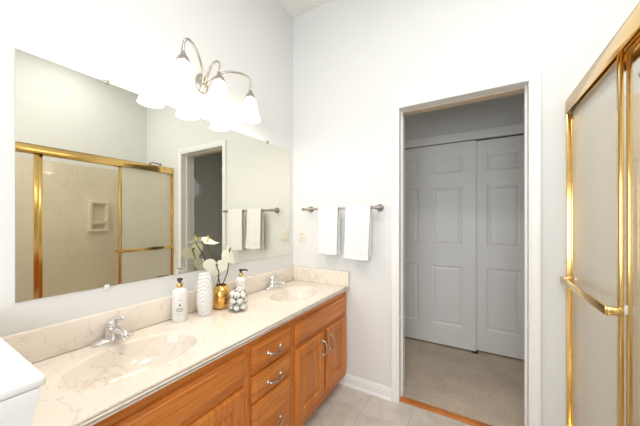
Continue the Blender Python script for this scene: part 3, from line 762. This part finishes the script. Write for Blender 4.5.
bm = new(); box(bm, xw-0.074, xw-0.050, 1.318, 1.502, 1.196, 1.214, 0.006, 3); obj('tray_lip', bm, M['dish'], sd)

# ------------------------------------------------------------------ things on the counter
def arc_bar(bm, c, r, a0, a1, z0, z1, th=0.0006, n=8):
    P = []
    for k in range(n+1):
        a = a0+(a1-a0)*k/n; d = Vector((math.cos(a), math.sin(a), 0))
        P.append([bm.verts.new((c[0]+d.x*q, c[1]+d.y*q, z)) for q, z in ((r-0.0004, z0), (r+th, z0), (r+th, z1), (r-0.0004, z1))])
    for p, q in zip(P, P[1:]):
        for k in range(4): bm.faces.new((p[k], p[(k+1) % 4], q[(k+1) % 4], q[k]))
    bm.faces.new(P[0]); bm.faces.new(P[-1][::-1])
def soap(x, y, r, h, label, pump_dir):
    t = thing('soap_dispenser', label, 'soap dispenser', (x, y, ZT))
    z0 = ZT+0.0008
    bm = new(); lathe(bm, [(r*0.93, 0), (r, 0.004), (r, h-0.012), (r*0.96, h-0.004), (r*0.80, h+0.004), (r*0.5, h+0.010), (r*0.36, h+0.013), (r*0.34, h+0.020)], (x, y, z0), n=36); obj('bottle', bm, M['bottle'], t)
    bm = new(); lathe(bm, [(r*0.40, h+0.016), (r*0.42, h+0.018), (r*0.42, h+0.036), (r*0.36, h+0.040)], (x, y, z0), n=24); obj('collar', bm, M['brass'], t, label='brass coloured collar')
    bm = new()
    lathe(bm, [(r*0.16, h+0.038), (r*0.16, h+0.050), (r*0.34, h+0.051), (r*0.36, h+0.056), (r*0.34, h+0.064), (r*0.1, h+0.066)], (x, y, z0), n=20)
    d = Vector((*pump_dir, 0)).normalized(); p = Vector((x, y, z0+h+0.058))
    tube(bm, [p, p+d*0.026, p+d*0.042-Vector((0, 0, 0.004)), p+d*0.046-Vector((0, 0, 0.010))], [0.0055, 0.005, 0.0045, 0.004], 10)
    obj('pump', bm, M['black'], t)
    # label print facing the room: small crest and lines
    a = math.atan2(CAM.y-y, CAM.x-x)
    bm = new(); zc = z0+h*0.52
    arc_bar(bm, (x, y), r, a-0.10, a+0.10, zc+0.001, zc+0.010)
    arc_bar(bm, (x, y), r, a-0.03, a+0.03, zc+0.010, zc+0.014); arc_bar(bm, (x, y), r, a-0.03, a+0.03, zc-0.003, zc+0.001)
    for dz, wd, hh in ((0.030, 0.26, 0.0012), (-0.012, 0.42, 0.0026), (-0.020, 0.48, 0.0036), (-0.028, 0.44, 0.0026), (-0.042, 0.30, 0.0012)):
        k = 5
        for q in range(k):
            a0 = a-wd+2*wd*q/k; arc_bar(bm, (x, y), r, a0, a0+2*wd/k*0.82, zc+dz, zc+dz+hh, n=3)
    obj('label_print', bm, M['print'], t, smooth=False)
soap(0.075, 0.850, 0.0375, 0.160, 'white pump bottle with printed label left of the grey ceramic vase', (0.8, -0.6))
soap(0.070, 1.282, 0.034, 0.140, 'white pump bottle behind the glass jar of cotton bolls', (0.45, 0.9))

# grey woodgrain vase: flattened oval body, slanted mouth
vx, vy = 0.122, 0.968
bm = new()
pr = [(0.030, 0.0), (0.034, 0.004), (0.040, 0.05), (0.0435, 0.09), (0.043, 0.125), (0.038, 0.18), (0.033, 0.220), (0.031, 0.240)]
n = 44; R = []
def vring(r, z, inner=0):
    out = []
    for k in range(n):
        q = 2*PI*k/n; lx, ly = math.cos(q)*r, math.sin(q)*r*0.72
        ca, sa_ = math.cos(0.95), math.sin(0.95)
        px, py = lx*ca-ly*sa_, lx*sa_+ly*ca
        tilt = 0.10*px*(z/0.222) if z > 0.18 else 0
        out.append(bm.verts.new((vx+px, vy+py, ZT+0.0008+z+tilt)))
    return out
R = [vring(r, z) for r, z in pr]+[vring(r-0.004, z) for r, z in pr[:2:-1]]
for r0, r1 in zip(R, R[1:]):
    for k in range(n): bm.faces.new((r0[k], r0[(k+1) % n], r1[(k+1) % n], r1[k]))
bm.faces.new(R[0][::-1]); bm.faces.new(R[-1])
tag(obj('ceramic_vase', bm, M['vase'], angle=60), 'tall white ceramic vase with grey woodgrain lines beside the gold vase', 'vase')

# gold round vase
gx, gy = 0.100, 1.096
bm = new()
pr = [(0.030, 0.0), (0.038, 0.004), (0.049, 0.022), (0.056, 0.050), (0.058, 0.070), (0.055, 0.094), (0.048, 0.116), (0.040, 0.128), (0.033, 0.134), (0.034, 0.142)]
lathe(bm, pr+[(0.031, 0.142), (0.031, 0.134), (0.037, 0.124), (0.050, 0.09), (0.051, 0.06), (0.035, 0.012)], (gx, gy, ZT+0.0008), n=40)
tag(obj('gold_vase', bm, M['gold'], angle=60), 'round shiny gold vase holding the white flowers', 'vase')

# anthuriums
def spathe(bm, o, tip, nrm, width, cup=0.25, L=1.15):
    o = Vector(o); u = Vector(tip).normalized(); nn = Vector(nrm); nn = (nn-u*nn.dot(u)).normalized(); v = nn.cross(u)
    k = width/32.0; nt_ = 48; rr = [0.0, 0.2, 0.4, 0.6, 0.8, 0.93, 1.0]
    ctr = None; rings = []
    for r in rr[1:]:
        row = []
        for q in range(nt_):
            t = 2*PI*q/nt_
            hx = 16*math.sin(t)**3; hy = 13*math.cos(t)-5*math.cos(2*t)-2*math.cos(3*t)-math.cos(4*t)
            a = hx*k*r; b = -(hy-3.5)*k*r*L
            h = cup*(a*a/width*1.6+max(0, b)**2/width*0.5) - 0.10*width*math.exp(-((a*a+b*b)/(0.12*width)**2))*0.3
            row.append(bm.verts.new(o+v*a+u*b+nn*h))
        rings.append(row)
    c = bm.verts.new(o-nn*0.03*width)
    for q in range(nt_): bm.faces.new((c, rings[0][q], rings[0][(q+1) % nt_]))
    for a, b in zip(rings, rings[1:]):
        for q in range(nt_): bm.faces.new((a[q], b[q], b[(q+1) % nt_], a[(q+1) % nt_]))
def anthurium(label, at, tip, nrm, width, stemctrl, spad, smat, cup=0.25, L=1.15):
    t = thing('anthurium', label, 'flower', stemctrl[0])
    bm = new(); spathe(bm, at, tip, nrm, width, cup, L); o = obj('petal', bm, M['petal'], t, angle=180)
    md = o.modifiers.new('thickness', 'SOLIDIFY'); md.thickness = 0.0016; md.offset = 0
    bm = new(); tube(bm, smoothpath(list(stemctrl)+[tuple(at)], 6), 0.0032, 8); obj('stem', bm, M['stem'], t)
    at = Vector(at); nn = Vector(spad).normalized()
    bm = new(); tube(bm, [at, at+nn*0.012, at+nn*0.030, at+nn*0.042], [0.0045, 0.0055, 0.0048, 0.002], 10); obj('spadix', bm, smat, t)
base = (gx, gy, ZT+0.10)
zr = ZT+0.142
# big heart in the middle, facing the room
anthurium('large cream heart shaped flower facing the room above the gold vase', (0.075, 1.080, 1.056), (-0.10, -0.08, -0.98), (0.86, -0.48, 0.16), 0.150,
          [(gx-0.01, gy-0.01, ZT+0.06), (gx-0.010, gy-0.018, zr), (0.088, 1.090, 1.0)], (0.8, -0.45, 0.1), M['spadix'], 0.20, 0.86)
# flower leaning right, seen nearly edge on
anthurium('cream flower leaning right on the dark stem above the gold vase', (0.178, 1.085, 1.132), (0.10, 0.45, -0.75), (-0.90, -0.36, -0.27), 0.135,
          [(gx+0.005, gy+0.005, ZT+0.05), (gx+0.014, gy+0.002, zr), (0.145, 1.108, 1.02)], (-0.2, 0.5, 0.6), M['spadix'], 0.22, 1.0)
# small flower at the back, petal lying flat
anthurium('small cream flower with yellow tip behind the large heart flower', (0.062, 1.028, 1.196), (0.30, 0.90, -0.18), (0.32, -0.22, 0.92), 0.098,
          [(gx-0.012, gy+0.004, ZT+0.05), (gx-0.022, gy+0.010, zr), (0.048, 1.088, 1.06)], (0.1, 0.1, 1), M['yspadix'], 0.3, 1.15)

# glass jar of cotton bolls
jx, jy, jr, jh = 0.222, 1.118, 0.056, 0.085
bm = new(); lathe(bm, [(jr*0.9, 0), (jr, 0.004), (jr, jh), (jr-0.003, jh+0.001), (jr-0.003, 0.007), (0.002, 0.006)], (jx, jy, ZT+0.0008), n=40)
tag(obj('glass_jar', bm, M['jar'], angle=50), 'clear glass jar filled with cotton bolls on the counter', 'jar')
def boll(c, r, seed, first=False):
    rnd = random.Random(seed)
    t = thing('cotton_boll', 'fluffy white cotton boll with brown husk in the glass jar', 'cotton boll', c, 'cotton bolls in the glass jar')
    c = Vector(c); ax = Vector((rnd.uniform(-1, 1), rnd.uniform(-1, 1), rnd.uniform(-0.6, 0.6))).normalized(); a, b = frame_axes(ax)
    bm = new(); bmesh.ops.create_icosphere(bm, subdivisions=3, radius=r)
    for v in bm.verts:
        d = v.co.normalized(); lobe = 1-0.16*(abs(math.sin(2*math.atan2(d.dot(b), d.dot(a))+0.3))**6)*(1-abs(d.dot(ax)))
        v.co = d*r*lobe*(1+0.05*math.sin(11*d.x+seed)*math.sin(9*d.y)); 
    for v in bm.verts: v.co += c
    obj('fluff', bm, M['cotton'], t, angle=180)
    bm = new()
    for k in range(4):
        q = PI/4+k*PI/2; d = a*math.cos(q)+b*math.sin(q)
        pts = [c+ax*(-r*1.04)+d*r*0.1, c-ax*r*0.80+d*r*0.72, c-ax*r*0.2+d*r*1.05, c+ax*r*0.15+d*r*1.10]
        tube(bm, smoothpath(pts, 4), [0.0012]*4+[0.0018]*4+[0.0014]*4+[0.0005], 6)
    tube(bm, [c-ax*r*1.0, c-ax*r*1.35+a*0.004], [0.0022, 0.0018], 6)
    obj('husk', bm, M['twig'], t, label='brown dried husk')
br = 0.0185
k = 0
for z, ring in ((0.026, [(0.034, q) for q in (0.2, 1.46, 2.72, 3.97, 5.23)]), (0.062, [(0.033, q) for q in (0.83, 2.09, 3.35, 4.6, 5.86)]), (0.099, [(0.032, q) for q in (0.3, 1.6, 2.9, 4.15, 5.4)]), (0.122, [(0.005, 1.0)])):
    for rr_, q in ring:
        boll((jx+rr_*math.cos(q), jy+rr_*math.sin(q), ZT+z), br, 20+k); k += 1
